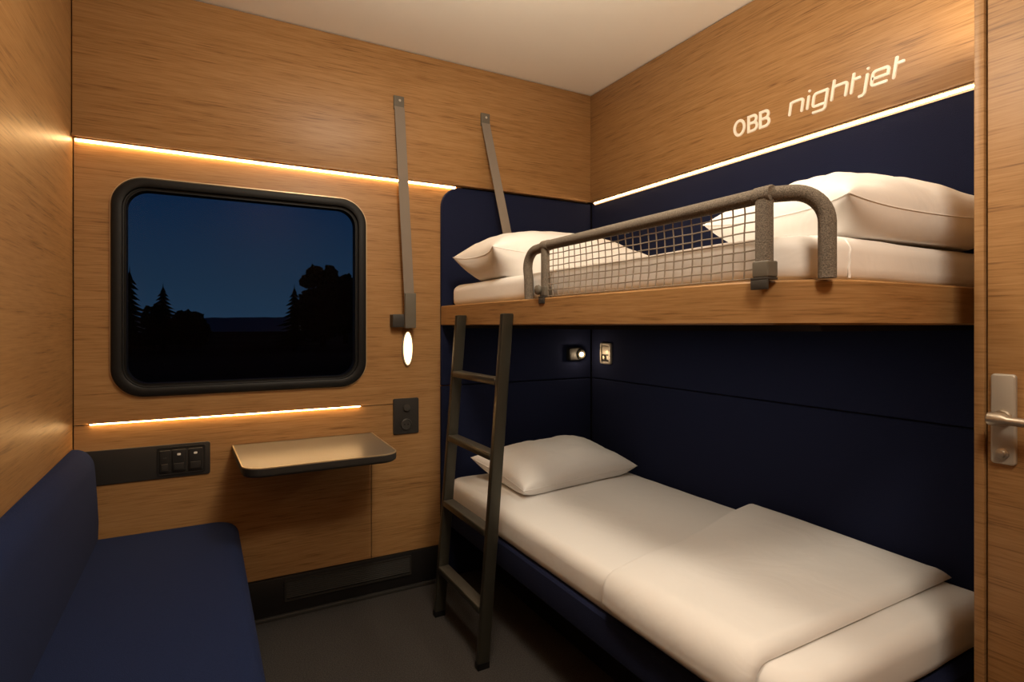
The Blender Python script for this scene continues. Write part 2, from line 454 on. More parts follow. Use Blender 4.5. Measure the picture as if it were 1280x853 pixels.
t = thing('bed_frame', (1.42, 1.55, 0), 'lower bed base upholstered in navy fabric under the white mattress', 'bed')
bm = BM(); q = (0.10, 0.01, 0.01, 0.01)
loft(bm, [rect_loop(1.02, 1.855, 0.68, 2.48, [max(a-0.012, 0.004) for a in q], 0.262), rect_loop(1.005, 1.855, 0.665, 2.48, q, 0.275), rect_loop(1.0, 1.855, 0.66, 2.48, q, 0.31), rect_loop(1.005, 1.855, 0.665, 2.48, q, 0.362), rect_loop(1.02, 1.855, 0.68, 2.48, [max(a-0.012, 0.004) for a in q], 0.371)])
obj('upholstered_rail', bm, M['navy'], t)
obj('plinth', box(BM(), 1.22, 1.855, 0.85, 2.48, 0, 0.262, 0.004), M['skirt'], t)

def mattress_bm(x0, x1, y0, y1, z0, z1, rc, re, seed):
    """soft slab: rounded plan corners at the room side, rolled top edge, faint waviness"""
    bm = BM(); rows = []
    rr = (rc, 0.03, 0.03, 0.05)
    def lp(insd, z): return [Vector(p) for p in rect_loop(x0+insd, x1-insd, y0+insd, y1-insd, [max(a-insd*0.6, 0.006) for a in rr], z, 10)]
    rows.append(lp(0.012, z0)); rows.append(lp(0.002, z0+0.012)); rows.append(lp(0.0, z0+0.03)); rows.append(lp(0.0, z1-re))
    for k in range(1, 9):
        a = k/8*pi/2
        rows.append(lp(re*(1-cos(a)), z1-re+re*sin(a)))
    # denser sides so that the waviness shows
    out = []
    for l in rows:
        d = []
        for i, p in enumerate(l):
            w = l[(i+1) % len(l)]; m = max(1, int((w-p).length/0.03))
            d += [p.lerp(w, k/m) for k in range(m)]
        out.append(d)
    n = min(len(d) for d in out)
    def res(d):
        L_ = [0]
        for i in range(len(d)): L_.append(L_[-1] + (d[(i+1) % len(d)]-d[i]).length)
        N = 320; pts = []; j = 0
        for k in range(N):
            s = L_[-1]*k/N
            while L_[j+1] < s: j += 1
            f = (s-L_[j])/max(1e-9, L_[j+1]-L_[j])
            pts.append(d[j].lerp(d[(j+1) % len(d)], f))
        return pts
    out = [res(d) for d in out]
    c = Vector(((x0+x1)/2, (y0+y1)/2, z1))
    last = out[-1]
    for f in (0.93, 0.8, 0.6, 0.35, 0.1):
        out.append([Vector((c.x+(p.x-c.x)*f, c.y+(p.y-c.y)*f, z1+0.004*(1-f))) for p in last])
    for ri, l in enumerate(out):
        for p in l:
            w = noise.noise(Vector((p.x*5, p.y*4.2, p.z*7+seed)))*0.0035 + noise.noise(Vector((p.x*13, p.y*11, p.z*14+seed)))*0.0012
            d = Vector((p.x-c.x, p.y-c.y, 0)).normalized() if ri < 9 else Vector((0, 0, 1))
            if p.x > x1-0.03 or p.y > y1-0.03 or ri < 1: w = min(w, 0)
            p += d*w
    loft(bm, out)
    return bm
LM = (1.012, 1.850, 0.690, 2.478, 0.372, 0.486)
o = obj('mattress', mattress_bm(*LM, 0.10, 0.042, 3), M['linen'], None, 60, label='white sheeted mattress of the lower bed on the navy base', cat='mattress', group='mattresses')

# duvet folded over the foot half of the lower bed
def duvet():
    bm = BM(); T = 0.030
    xw, xf, zt, re, zb = 1.846, 1.006, 0.4905, 0.045, 0.400
    flat = xw-xf-re; arcL = re*pi/2; side = zt-re-zb; tot = flat+arcL+side
    def base(s):
        if s < flat: return (xw-s, zt), (0, 1)
        if s < flat+arcL:
            a = (s-flat)/re
            return (xf+re-re*sin(a), zt-re+re*cos(a)), (-sin(a), cos(a))
        return (xf, zt-re-(s-flat-arcL)), (-1, 0)
    NU, NV = 84, 64
    top = []; bot = []
    def eased(k, n):
        t = k/n
        return 0.5-0.5*cos(pi*t) if False else (t + 0.0)
    us = sorted(set([0, .003, .007, .013, .02, .03, .042] + [0.05+0.9*k/NU for k in range(NU+1)] + [1-.042, 1-.03, 1-.02, 1-.013, 1-.007, 1-.003, 1]))
    for v_ in us:
        rt, rb = [], []
        for u_ in us:
            s = u_*tot
            (bx, bz), (nx, nz) = base(s)
            fr = min(1, s/flat)
            y_foot = 0.795 - 0.010*fr
            y_head = 1.445 - 0.165*fr**1.1 + 0.008*sin(fr*9)
            y = y_foot + (y_head-y_foot)*v_
            d_s0, d_s1 = s, tot-s
            d_f, d_h = (y-y_foot), (y_head-y)
            th = T*(0.9 + 0.5*(1-fr)*v_)
            # thin and flat at the head edge near the front, thick at wall and foot edges
            thh = th*(0.5+0.5*(1-fr)**1.5)
            f = 1.0
            for d, r in ((d_s0, 0.05), (d_s1, 0.02), (d_f, 0.036)):
                if d < r: f *= sqrt(max(0, 1-(1-d/r)**2))
            g_ = min(1, d_h/0.16); hh = thh + (th-thh)*(g_*g_*(3-2*g_))
            if d_h < 0.02: f *= sqrt(max(0, 1-(1-d_h/0.02)**2))
            w = noise.noise(Vector((bx*3.6, y*3.1, bz*3+4)))*0.006 + noise.noise(Vector((bx*10+3, y*6, bz*8)))*0.0018
            w += 0.0026*sin(y*52+bx*9)*max(0, 1-abs(d_f-0.05)/0.06)*(0.5+0.5*noise.noise(Vector((bx*9, 2, 7))))
            off_ = hh*f + w*f + 0.0008
            rt.append(bm.verts.new((bx+nx*off_, y, bz+nz*off_)))
            rb.append(bm.verts.new((bx+nx*0.0003, y, bz+nz*0.0003)))
        top.append(rt); bot.append(rb)
    n = len(us)
    for i in range(n-1):
        for j in range(n-1):
            bm.faces.new((top[i][j], top[i][j+1], top[i+1][j+1], top[i+1][j]))
            bm.faces.new((bot[i][j], bot[i+1][j], bot[i+1][j+1], bot[i][j+1]))
    for i in range(n-1):
        for j in (0, n-1):
            bm.faces.new((top[i][j], top[i+1][j], bot[i+1][j], bot[i][j]))
            bm.faces.new((top[j][i], top[j][i+1], bot[j][i+1], bot[j][i]))
    return bm
obj('duvet', duvet(), M['duvet'], None, 75, label='white folded duvet covering the foot half of the lower bed', cat='duvet')

# ------------------------------------------------------------------ pillows
def pillow(cx, cy, z, ax, ay, hs, th, rot, tilt, label, seed, droop=0.0):
    """stuffed case: peaked corners, side seams hs above the bed, top th above the seam"""
    N = 56
    def us(k):
        t = -1+2*k/N
        return math.copysign(1-(1-abs(t))**1.35, t)
    Mx = Matrix.Translation((cx, cy, z)) @ Matrix.Rotation(R(rot), 4, 'Z') @ Matrix.Rotation(R(tilt), 4, 'X')
    bm = BM(); top = {}; bot = {}; edge = []
    def plan(u, v):
        k1, k2 = 0.085, 0.10
        x = ax*u*(1-k1*(1-v*v)); y = ay*v*(1-k2*(1-u*u))
        return x, y
    for i in range(N+1):
        for j in range(N+1):
            u, v = us(i), us(j)
            x, y = plan(u, v)
            pr = ((1-abs(u)**2.6)*(1-abs(v)**2.6))**0.46 if abs(u) < 1 and abs(v) < 1 else 0
            ed = max(abs(u), abs(v))
            # gathers running in from the seams and from the corners
            ang = math.atan2(v, u)
            wr = (noise.noise(Vector((ang*7, seed, 0.5)))*0.010*max(0, ed-0.45)*(1-ed)*4
                  + noise.noise(Vector((u*2.6+seed, v*2.2, 1.3)))*0.010 + noise.noise(Vector((u*6+seed, v*6, 4.3)))*0.003)
            cz = hs*(1 + 0.18*(abs(u)*abs(v))**3) - droop*(0.5-0.5*v)*0
            zt = cz + th*pr + wr*min(1, pr*2)
            zb = cz - hs*1.7*pr
            if pr == 0:
                vv = bm.verts.new(Mx @ Vector((x, y, cz))); top[i, j] = bot[i, j] = vv
            else:
                top[i, j] = bm.verts.new(Mx @ Vector((x, y, zt)))
                bb = Mx @ Vector((x, y, zb)); bb.z = max(bb.z, z+0.0012+0.0006*pr)
                bot[i, j] = bm.verts.new(bb)
    for i in range(N):
        for j in range(N):
            bm.faces.new((top[i, j], top[i+1, j], top[i+1, j+1], top[i, j+1]))
            q = (bot[i, j], bot[i, j+1], bot[i+1, j+1], bot[i+1, j])
            try: bm.faces.new(q)
            except ValueError: pass
    seam = []
    for i in range(N): seam.append(top[i, 0].co.copy())
    for j in range(N): seam.append(top[N, j].co.copy())
    for i in range(N, 0, -1): seam.append(top[i, N].co.copy())
    for j in range(N, -1, -1): seam.append(top[0, j].co.copy())
    o = obj('pillow', bm, M['pillow'], None, 80, label=label, cat='pillow', group='white pillows')
    b2 = tube(BM(), seam, 0.0017, 6)
    obj('seam', b2, M['pillow'], o, 80)
    return o

pillow(1.455, 2.235, 0.490, 0.345, 0.200, 0.060, 0.098, 8, 9, 'white pillow on the head of the lower bed behind the ladder', 2.1)
pillow(1.365, 2.105, 1.394, 0.395, 0.200, 0.090, 0.122, -1, 0, 'white pillow on the upper bunk beside the navy head wall', 5.7)
pillow(1.510, 0.862, 1.394, 0.335, 0.205, 0.066, 0.118, -4, 0, 'plump white pillow at the foot end of the upper bunk near the door', 9.4)

# ------------------------------------------------------------------ upper bunk
t = thing('upper_bunk', (1.42, 1.55, 1.2), 'oak-faced upper bunk shelf with rounded foot corner', 'bunk')
bm = BM(); q = (0.20, 0.005, 0.005, 0.005)
def bl(i, z): return rect_loop(0.985+i, 1.857-i*0.2, 0.645+i, 2.4865-i*0.2, [max(a-i, 0.003) for a in q], z, 16)
loft(bm, [bl(0.004, 1.201), bl(0.0, 1.205), bl(0.0, 1.287), bl(0.004, 1.291)])
obj('bunk_board', bm, M['wood'], t)
bm = BM()
loft(bm, [rect_loop(1.02, 1.84, 0.69, 2.47, 0.06, 1.188), rect_loop(1.015, 1.845, 0.685, 2.475, 0.06, 1.2005)])
obj('underside', bm, M['backing'], t)
UM = (1.030, 1.852, 0.690, 2.478, 1.292, 1.390)
obj('mattress', mattress_bm(*UM, 0.13, 0.036, 11), M['linen'], None, 60, label='white sheeted mattress lying on the upper oak bunk', cat='mattress', group='mattresses')

um = [o for o in COL.objects if o.name.startswith('mattress')][-1]
cx_, cy_ = 1.036+0.13, 0.690+0.13
a_ = R(274); dx_, dy_ = cos(a_), sin(a_)
pts = []
for k in range(13):
    f = k/12
    z = 1.298+(1.3865-1.298)*f; rr = 0.1315-(0.034*(1-sqrt(max(0, 1-max(0, (f-0.62)/0.38)**2))))
    w_ = 0.010*f*f+0.0015*sin(f*21)
    pts.append((cx_+dx_*rr+w_, cy_+dy_*rr, z))
obj('seam', tube(BM(), pts, 0.0032, 6), M['linen'], um, 80)

# ------------------------------------------------------------------ guard rail with net
RX, ZT = 1.000, 1.464
t = thing('guard_rail', (RX, 1.2, 1.291), 'grey padded guard rail with cord net on the upper bunk edge', 'guard rail')
tr = 0.0165
path = [(RX+0.012, 1.715, 1.2925), (RX+0.010, 1.715, 1.36)] + arc((RX+0.006, 1.655, 1.40), 0.06, (0, 1, 0), (0, 0, 1), 0, pi/2, 8)
path += [(RX, 1.55, ZT)]
path += [(RX, 0.80, ZT), (RX, 0.755, ZT)]
ex, ey = RX+0.068, 0.668
d = Vector((ex-RX, ey-0.755, 0)).normalized()
c = Vector((RX, 0.755, ZT-0.062)) + d*((Vector((ex-RX, ey-0.755, 0))).length-0.062)
path += [c + d*0.062*sin(a) + Vector((0, 0, 1))*0.062*cos(a) for a in [k/10*pi/2 for k in range(11)]]
path += [(ex, ey, 1.33), (ex, ey, 1.2925)]
obj('padded_bar', tube(BM(), path, tr, 16), M['foam'], t)
def post(y, w, name):
    bm = BM()
    lp = []
    for z in (1.322, ZT):
        lp.append([(RX-0.003+a, y+b, z) for a, b in rrect(-0.012, 0.012, -w/2, w/2, 0.011, 5)])
    loft(bm, lp)
    p = obj('post', bm, M['foam'], t)
    bm = BM(); slab(bm, 'x', RX+0.012, RX-0.0165, y-w*0.53, y+w*0.53, 1.2965, 1.330, 0.004, 0.003)
    obj('sleeve', bm, M['webclip'], p)
    bm = BM()
    box(bm, RX-0.0195, RX+0.012, y-w*0.56, y+w*0.56, 1.2915, 1.2965, 0.001)
    box(bm, RX-0.0195, RX-0.0152, y-w*0.56, y+w*0.56, 1.272, 1.2915, 0.0012)
    obj('clamp', bm, M['grey_metal'], p)
    return p
post(0.755, 0.036, 'a')
p = post(1.585, 0.031, 'b')
obj('knob', lathe(BM(), (RX-0.0160, 1.602, 1.318), 'x', [(0.0, 0.0), (0.015, 0.0), (0.017, -0.004), (0.015, -0.011), (0.009, -0.015), (0.0, -0.016)], 18), M['webclip'], p)
def cuff(y):
    bm = BM()
    tube(bm, [(RX, y-0.020, ZT), (RX, y-0.018, ZT), (RX, y+0.018, ZT), (RX, y+0.020, ZT)], [tr+0.0002, tr+0.0016, tr+0.0016, tr+0.0002], 16)
    obj('cuff', bm, M['foam'], t)
cuff(0.757); cuff(1.583)
# net of knotted cord
bm = BM(); ny, nz = 27, 8
ya, yb, za, zb = 0.774, 1.569, 1.2965, ZT-0.012
def np_(i, j):
    f, g_ = i/ny, j/nz
    sag = 0.006*sin(pi*f)*(1-g_)
    w = noise.noise(Vector((i*0.6, j*0.5, 3)))*0.0022; w2 = noise.noise(Vector((i*0.6, j*0.5, 9)))*0.0018
    return Vector((RX + 0.006*sin(pi*f)*sin(pi*g_) - 0.002, ya+(yb-ya)*f + w*(0 < i < ny), za+(zb-za)*g_ + w2*(0 < j < nz)))
for i in range(ny+1): tube(bm, [np_(i, j) for j in range(nz+1)], 0.00165, 6)
for j in range(nz+1): tube(bm, [np_(i, j) for i in range(ny+1)], 0.00165, 6)
obj('net', bm, M['net'], t, 60)

# ------------------------------------------------------------------ ladder
LA, LB = 2.195, 1.785
fx, tx, tz = 0.862, 0.960, 1.243
def lean(z): return fx + (tx-fx)*z/tz
t = thing('ladder', (fx, (LA+LB)/2, 0), 'dark grey metal ladder leaning against the upper bunk edge', 'ladder')
for y in (LA, LB):
    bm = BM(); hw, hd = 0.0125, 0.0215
    def sec(z, i=0): return [(lean(z)+a, y+b, z) for a, b in rrect(-hd+i, hd-i, -hw+i, hw-i, 0.003, 3)]
    loft(bm, [sec(0.012), sec(tz-0.002), sec(tz, 0.002)])
    s = obj('stile', bm, M['gunmetal'], t)
    obj('foot_cap', loft and (lambda b: (loft(b, [[(lean(0)+p, y+q_, z) for p, q_ in rrect(-hd-0.0015, hd+0.0015, -hw-0.0015, hw+0.0015, 0.003, 3)] for z in (0.0, 0.022)]), b)[1])(BM()), M['rubber'], s)
for z in (1.008, 0.742, 0.475, 0.206):
    bm = BM(); x = lean(z)
    box(bm, x-0.026, x+0.022, LB+0.0125, LA-0.0125, z-0.022, z, 0.003)
    tr_ = obj('tread', bm, M['gunmetal'], t)
    bm = BM(); box(bm, x-0.024, x+0.020, LB+0.016, LA-0.016, z-0.0005, z+0.0022, 0.001)
    obj('grip', bm, M['tread'], tr_)

# ------------------------------------------------------------------ straps on the window wall
def band(bm, a, b, w, th):
    """flat webbing between two points, its width along X"""
    a, b = Vector(a), Vector(b); d = (b-a).normalized(); n = Vector((1, 0, 0)).cross(d).normalized()*th/2
    L_ = []
    for p in (a, b):
        L_.append([p+Vector((-w/2, 0, 0))+n, p+Vector((w/2, 0, 0))+n, p+Vector((w/2, 0, 0))-n, p+Vector((-w/2, 0, 0))-n])
    loft(bm, L_)
YF = YB-0.03
def strap(x, zt, pts, label, w=0.046):
    t = thing('bunk_strap', (x, YF, zt-0.07), label, 'strap', 'taupe straps hung on the upper wood wall')
    m = obj('mount_plate', slab(BM(), 'y', YF, YF-0.007, x-w/2-0.001, x+w/2+0.001, zt-0.062, zt, 0.003, 0.002), M['webclip'], t)
    obj('screw', lathe(BM(), (x+0.004, YF-0.007, zt-0.02), 'y', [(0.0, 0.001), (0.006, 0.001), (0.0055, -0.0015), (0.003, -0.003), (0, -0.003)], 12), M['nickel'], m)
    bm = BM()
    P_ = [Vector(p) for p in pts]
    secs = []
    for i, p in enumerate(P_):
        d = ((P_[min(i+1, len(P_)-1)]-p).normalized() + (p-P_[max(0, i-1)]).normalized()).normalized()
        n = Vector((1, 0, 0)).cross(d).normalized()*0.0014
        secs.append([p+Vector((-w/2, 0, 0))+n, p+Vector((w/2, 0, 0))+n, p+Vector((w/2, 0, 0))-n, p+Vector((-w/2, 0, 0))-n])
    loft(bm, secs)
    obj('webbing', bm, M['webbing'], t)
    return t
t = strap(0.776, 2.230, [(0.776, YF-0.0085, 2.180), (0.778, YF-0.0100, 2.165), (0.820, YB-0.052, 1.30), (0.822, YB-0.052, 1.22)], 'taupe strap hanging beside the window down to a dark wall bracket')
b = obj('wall_bracket', slab(BM(), 'y', YB, YB-0.045, 0.745, 0.848, 1.192, 1.250, 0.004, 0.003), M['grey_metal'], t)
obj('buckle', slab(BM(), 'y', YB-0.045, YB-0.062, 0.797, 0.848, 1.188, 1.345, 0.004, 0.003), M['webclip'], t)
strap(1.208, 2.230, [(1.208, YF-0.0085, 2.180), (1.209, YF-0.0105, 2.165), (1.255, 2.325, 1.62), (1.262, 2.318, 1.57), (1.263, 2.318, 1.393)], 'taupe strap running down behind the upper bunk pillow')

# ------------------------------------------------------------------ small fittings on the window wall
def oval_loop(cx, cz, rx, rz, y, n=28): return [(cx+rx*cos(2*pi*k/n), y, cz+rz*sin(2*pi*k/n)) for k in range(n)]
t = thing('wall_lamp', (0.825, YB, 1.02), 'small lit oval wall lamp right of the window above the socket panel', 'lamp')
bm = BM(); loft(bm, [oval_loop(0.825, 1.095, 0.026, 0.082, YB), oval_loop(0.825, 1.095, 0.026, 0.082, YB-0.010), oval_loop(0.825, 1.095, 0.023, 0.079, YB-0.014)])
obj('bezel', bm, M['nickel'], t)
bm = BM(); lps = []
for k in range(6):
    a = k/5*pi/2*0.96
    lps.append(oval_loop(0.825, 1.095, 0.0205*cos(a), 0.0755*cos(a)**0.8, YB-0.0135-0.012*sin(a)))
loft(bm, lps); obj('diffuser', bm, M['lamp'], t)

t = thing('socket_panel', (0.8195, YB, 0.704), 'small upright black socket panel right of the fold-out table', 'socket panel')
obj('plate', slab(BM(), 'y', YB, YB-0.007, 0.759, 0.880, 0.704, 0.867, 0.008, 0.003), M['black2'], t)
obj('knob', lathe(BM(), (0.8215, YB-0.007, 0.824), 'y', [(0.0, 0.001), (0.017, 0.001), (0.017, -0.006), (0.014, -0.010), (0.0, -0.010)]), M['grey_metal'], t)
s = obj('socket', lathe(BM(), (0.8195, YB-0.007, 0.748), 'y', [(0.0, 0.001), (0.026, 0.001), (0.026, -0.005), (0.023, -0.007), (0.021, -0.003), (0.0, -0.002)]), M['grey_metal'], t)
bm = BM()
for dx, dz in ((-0.008, 0), (0.008, 0)): lathe(bm, (0.8195+dx, YB-0.0089, 0.748+dz), 'y', [(0.0, 0.001), (0.0028, 0.001), (0.0028, -0.0006), (0, -0.0006)], 10)
obj('pin_holes', bm, M['backing'], s)

t = thing('switch_panel', (-0.18, YB, 0.623), 'long flat black switch panel on the wall above the bench seat', 'switch panel')
obj('plate', slab(BM(), 'y', YB, YB-0.006, -0.372, 0.030, 0.623, 0.749, (0.001, 0.010, 0.010, 0.001), 0.002), M['black2'], t)
obj('bezel', ring(BM(), 'y', [(-0.146, 0.013, 0.634, 0.740, 0.006, YB-0.006), (-0.146, 0.013, 0.634, 0.740, 0.006, YB-0.010), (-0.141, 0.008, 0.639, 0.735, 0.004, YB-0.010), (-0.141, 0.008, 0.639, 0.735, 0.004, YB-0.006)]), M['black'], t)
for a0, a1, mk in ((-0.138, -0.104, 0), (-0.098, -0.052, 1), (-0.043, 0.003, 1)):
    b = obj('switch', slab(BM(), 'y', YB-0.006, YB-0.0125, a0, a1, 0.645, 0.729, 0.004, 0.002), M['black'], t)
    cx = (a0+a1)/2
    obj('rocker', slab(BM(), 'y', YB-0.0125, YB-0.0165, a0+0.006, a1-0.006, 0.652, 0.678, 0.002, 0.0012), M['black2'], b)
    if mk: obj('mark', slab(BM(), 'y', YB-0.0125, YB-0.0135, cx-0.006, cx+0.006, 0.707, 0.715, 0.003, 0.0004), M['mark'], b, label='small white mark')
    else: obj('mark', slab(BM(), 'y', YB-0.0125, YB-0.0135, cx-0.006, cx+0.006, 0.699, 0.702, 0.001, 0.0004), M['grey_metal'], b)

# fold-out table
TZ = 0.724
t = thing('fold_out_table', (0.385, YB, TZ-0.08), 'grey fold-out table with rounded corners below the window', 'table')
def tbl(i, z, yb=YB-0.003): return rect_loop_t(0.106+i, 0.664-i, 2.045+i, yb, i, z)
def rect_loop_t(xa, xb, y0, y1, i, z):
    pts = rrect(xa, xb, y0, y1, (0.065-i*0.5, 0.065-i*0.5, 0.004, 0.004), 8)
    return [(0.385+(a-0.385)*(1-0.05*(YB-b)/0.45), b, z) for a, b in pts]
bm = BM(); loft(bm, [tbl(0.006, TZ-0.032), tbl(0.001, TZ-0.027), tbl(0.0, TZ-0.022), tbl(0.0, TZ-0.003)])
obj('table_leaf', bm, M['black2'], t)
bm = BM(); loft(bm, [tbl(0.005, TZ-0.0032), tbl(0.005, TZ-0.0008)])
obj('table_surface', bm, M['table'], t)
bm = BM()
rows = [[bm.verts.new(p) for p in tbl(i, z)] for i, z in ((0.0, TZ-0.0035), (0.0, TZ+0.001), (0.0045, TZ+0.001), (0.0045, TZ-0.0035))]
rows.append(rows[0])
for a, b in zip(rows, rows[1:]):
    for i in range(len(a)): bm.faces.new((a[i], a[(i+1) % len(a)], b[(i+1) % len(a)], b[i]))
obj('edge_lip', bm, M['table_lip'], t, label='pale rounded edge')
bm = BM()
prof = [(YB-0.001, TZ-0.032), (YB-0.16, TZ-0.032), (YB-0.13, TZ-0.05), (YB-0.001, TZ-0.075)]
loft(bm, [[(0.24, a, b) for a, b in prof], [(0.53, a, b) for a, b in prof]])
obj('support', bm, M['black2'], t)

# reading lamp by the head of the lower bed, and the latch plate next to it
YP = YB-0.014
t = thing('reading_lamp', (1.745, YP, 1.01), 'small dark reading lamp shining in the corner under the upper bunk', 'lamp')
obj('housing', slab(BM(), 'y', YP+0.001, YP-0.026, 1.697, 1.785, 1.014, 1.082, 0.012, 0.008), M['black2'], t)
h_ = obj('shade', lathe(BM(), (1.770, YP-0.026, 1.046), 'y', [(0.0, 0.002), (0.026, 0.002), (0.026, -0.008), (0.020, -0.012), (0.018, -0.006), (0.0, -0.006)]), M['gunmetal'], t)
obj('lens', lathe(BM(), (1.770, YP-0.032, 1.046), 'y', [(0.0, 0.001), (0.012, 0.001), (0.011, -0.005), (0.007, -0.008), (0.0, -0.009)], 18), M['lens'], t)

XP = XN-0.016
t = thing('latch_plate', (XP, 2.35, 1.0), 'small upright metal latch plate on the navy side wall beside the reading lamp', 'latch')
ya, yb, za, zb = 2.308, 2.398, 0.998, 1.108
obj('frame', ring(BM(), 'x', [(ya, yb, za, zb, 0.012, XP), (ya, yb, za, zb, 0.012, XP-0.009), (ya+0.004, yb-0.004, za+0.004, zb-0.004, 0.010, XP-0.012), (ya+0.014, yb-0.014, za+0.014, zb-0.014, 0.005, XP-0.012), (ya+0.014, yb-0.014, za+0.014, zb-0.014, 0.005, XP)]), M['nickel'], t)
obj('recess', slab(BM(), 'x', XP, XP-0.004, ya+0.012, yb-0.012, za+0.012, zb-0.012, 0.004, 0.001), M['black2'], t)
obj('flap', slab(BM(), 'x', XP-0.004, XP-0.010, ya+0.019, yb-0.018, za+0.050, zb-0.018, 0.003, 0.002), M['nickel'], t)
obj('button', lathe(BM(), (XP-0.004, yb-0.034, za+0.034), 'x', [(0.0, 0.001), (0.012, 0.001), (0.012, -0.006), (0.009, -0.009), (0.0, -0.009)], 18), M['chrome'], t, label='bright round button')
obj('catch', slab(BM(), 'x', XP-0.004, XP-0.008, ya+0.022, ya+0.038, za+0.022, za+0.044, 0.002, 0.001), M['nickel'], t)

# ------------------------------------------------------------------ bench seat at the left wall
t = thing('bench_seat', (-0.13, 1.0, 0), 'long navy upholstered bench seat along the left wood wall', 'bench')
bm = BM()
yA, yZ = YR+0.05, YB-0.006
def cs(i, z, r=0.05): return rect_loop(-0.396+i*0.3, 0.128-i, yA+i, yZ-i*0.5, (0.02, 0.05, r, 0.012), z, 8)
lps = [cs(0.012, 0.285), cs(0.0, 0.30), cs(0.0, 0.385)]
for k in range(1, 8):
    a = k/7*pi/2; lps.append(cs(0.05*(1-cos(a)), 0.385+0.052*sin(a)))
loft(bm, lps); obj('seat_cushion', bm, M['navy_seat'], t, 60)
bm = BM()
sec = [(-0.397, 0.437), (-0.322, 0.437), (-0.320, 0.50), (-0.325, 0.60), (-0.330, 0.68)]
for k in range(0, 8):
    a = k/7*pi/2
    sec.append((-0.397+0.066*cos(a)**0.9 if k < 7 else -0.397, 0.69+0.076*sin(a)))
loft(bm, [[(-0.397+(x+0.397)*f, y, z if z < 0.5 else z-dz) for x, z in sec] for y, f, dz in ((yA, 0.9, 0.01), (yA+0.03, 1, 0), (2.44, 1, 0), (2.475, 0.985, 0.002), (2.489, 0.93, 0.006), (2.494, 0.85, 0.012))])
obj('backrest', bm, M['navy_seat'], t, 60)
obj('base', box(BM(), -0.396, 0.085, yA, YB-0.03, 0, 0.285, 0.004), M['skirt'], t)

# ------------------------------------------------------------------ door and its wall
struct('wall_right', box(BM(), XD+0.012, XD+0.08, YR, 0.578, 0, H), M['backing'])
struct('trim_7', box(BM(), XD-0.006, XD+0.06, 0.5635, 0.5815, 0, H-0.002, 0.002), M['wood_edge'])
t = thing('door_1', (XD, 0.15, 0), None, None); t['kind'] = 'structure'
obj('door_leaf', box(BM(), XD, XD+0.012, -0.30, 0.560, 0.008, H-0.01, 0.002), M['wood'], t)
struct('trim_8', box(BM(), XD, XD+0.012, YR+0.002, -0.304, 0, H-0.002, 0.002), M['wood'])
h_ = obj('door_handle', slab(BM(), 'x', XD, XD-0.008, 0.510, 0.552, 0.914, 1.100, 0.007, 0.0035), M['nickel'], t, label='satin metal lever handle on its long plate')
hy, hz = 0.531, 1.010
obj('rose', lathe(BM(), (XD-0.008, hy, hz), 'x', [(0.0, 0.001), (0.0165, 0.001), (0.0165, -0.004), (0.014, -0.007), (0.0, -0.007)]), M['chrome'], h_)
bm = BM()
tube(bm, [(XD-0.008, hy, hz), (XD-0.032, hy, hz)], 0.0095, 16)
pts = [(XD-0.040, hy+0.0135, hz), (XD-0.040, hy+0.011, hz), (XD-0.040, hy-0.012, hz), (XD-0.040, hy-0.020, hz-0.001), (XD-0.040, hy-0.10, hz-0.003), (XD-0.040, hy-0.116, hz-0.003)]
tube(bm, pts, [0.0105, 0.0135, 0.0135, 0.0090, 0.0085, 0.007], 16)
obj('lever', bm, M['chrome'], h_)
obj('lock_knob', lathe(BM(), (XD-0.008, hy, 0.937), 'x', [(0.0, 0.001), (0.011, 0.001), (0.011, -0.004), (0.007, -0.005), (0.0065, -0.012), (0.0, -0.013)]), M['chrome'], h_)

# ------------------------------------------------------------------ night outside the window
bm = BM(); box(bm, -60, 110, 4.0, 420, -1.45, -1.25)
obj('ground', bm, M['field'], None, kind='structure')
bm = BM(); N = 60
ridge = []
for i in range(N+1):
    x = -90+260*i/N
    ridge.append((x, 300, 4.6+1.2*noise.noise(Vector((x*0.02, 1, 0)))+0.5*noise.noise(Vector((x*0.12, 5, 0)))))
rows = []
for (x, y, z) in ridge:
    rows.append([(x, y-50, -1.3), (x, y-22, z*0.62), (x, y-6, z*0.94), (x, y, z), (x, y+30, z*0.5), (x, y+60, -1.3)])
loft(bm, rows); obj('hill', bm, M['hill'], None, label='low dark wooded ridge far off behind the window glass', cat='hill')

def conifer(x, y, h, w, seed, label):
    rnd_ = random.Random(seed)
    t = thing('conifer', (x, y, -1.25), label, 'tree', 'night trees seen through the window')
    obj('trunk', tube(BM(), [(x, y, -1.25), (x, y, -1.25+h*0.5), (x, y, -1.25+h*0.97)], [h*0.022, h*0.015, h*0.004], 8), M['bark'], t)
    bm = BM(); nl = 15
    for k in range(nl):
        f = k/(nl-1); z = -1.25+h*(0.10+0.86*f); r = w*(1-f)**0.85*(0.85+0.3*rnd_.random())+0.05
        m = 13; c = bm.verts.new((x, y, z+h*0.075)); lo = bm.verts.new((x, y, z+h*0.01))
        tips = []
        a0 = rnd_.random()*6
        for q in range(m*2):
            a = a0+pi*q/m; rr = r*(0.8+0.4*rnd_.random()) if q % 2 == 0 else r*0.45
            tips.append(bm.verts.new((x+rr*cos(a), y+rr*sin(a), z-h*0.012*(rr/r)*2+(0.02*h if q % 2 else 0))))
        for q in range(m*2):
            bm.faces.new((c, tips[q], tips[(q+1) % (2*m)])); bm.faces.new((lo, tips[(q+1) % (2*m)], tips[q]))
    obj('foliage', bm, M['foliage'], t, 20)

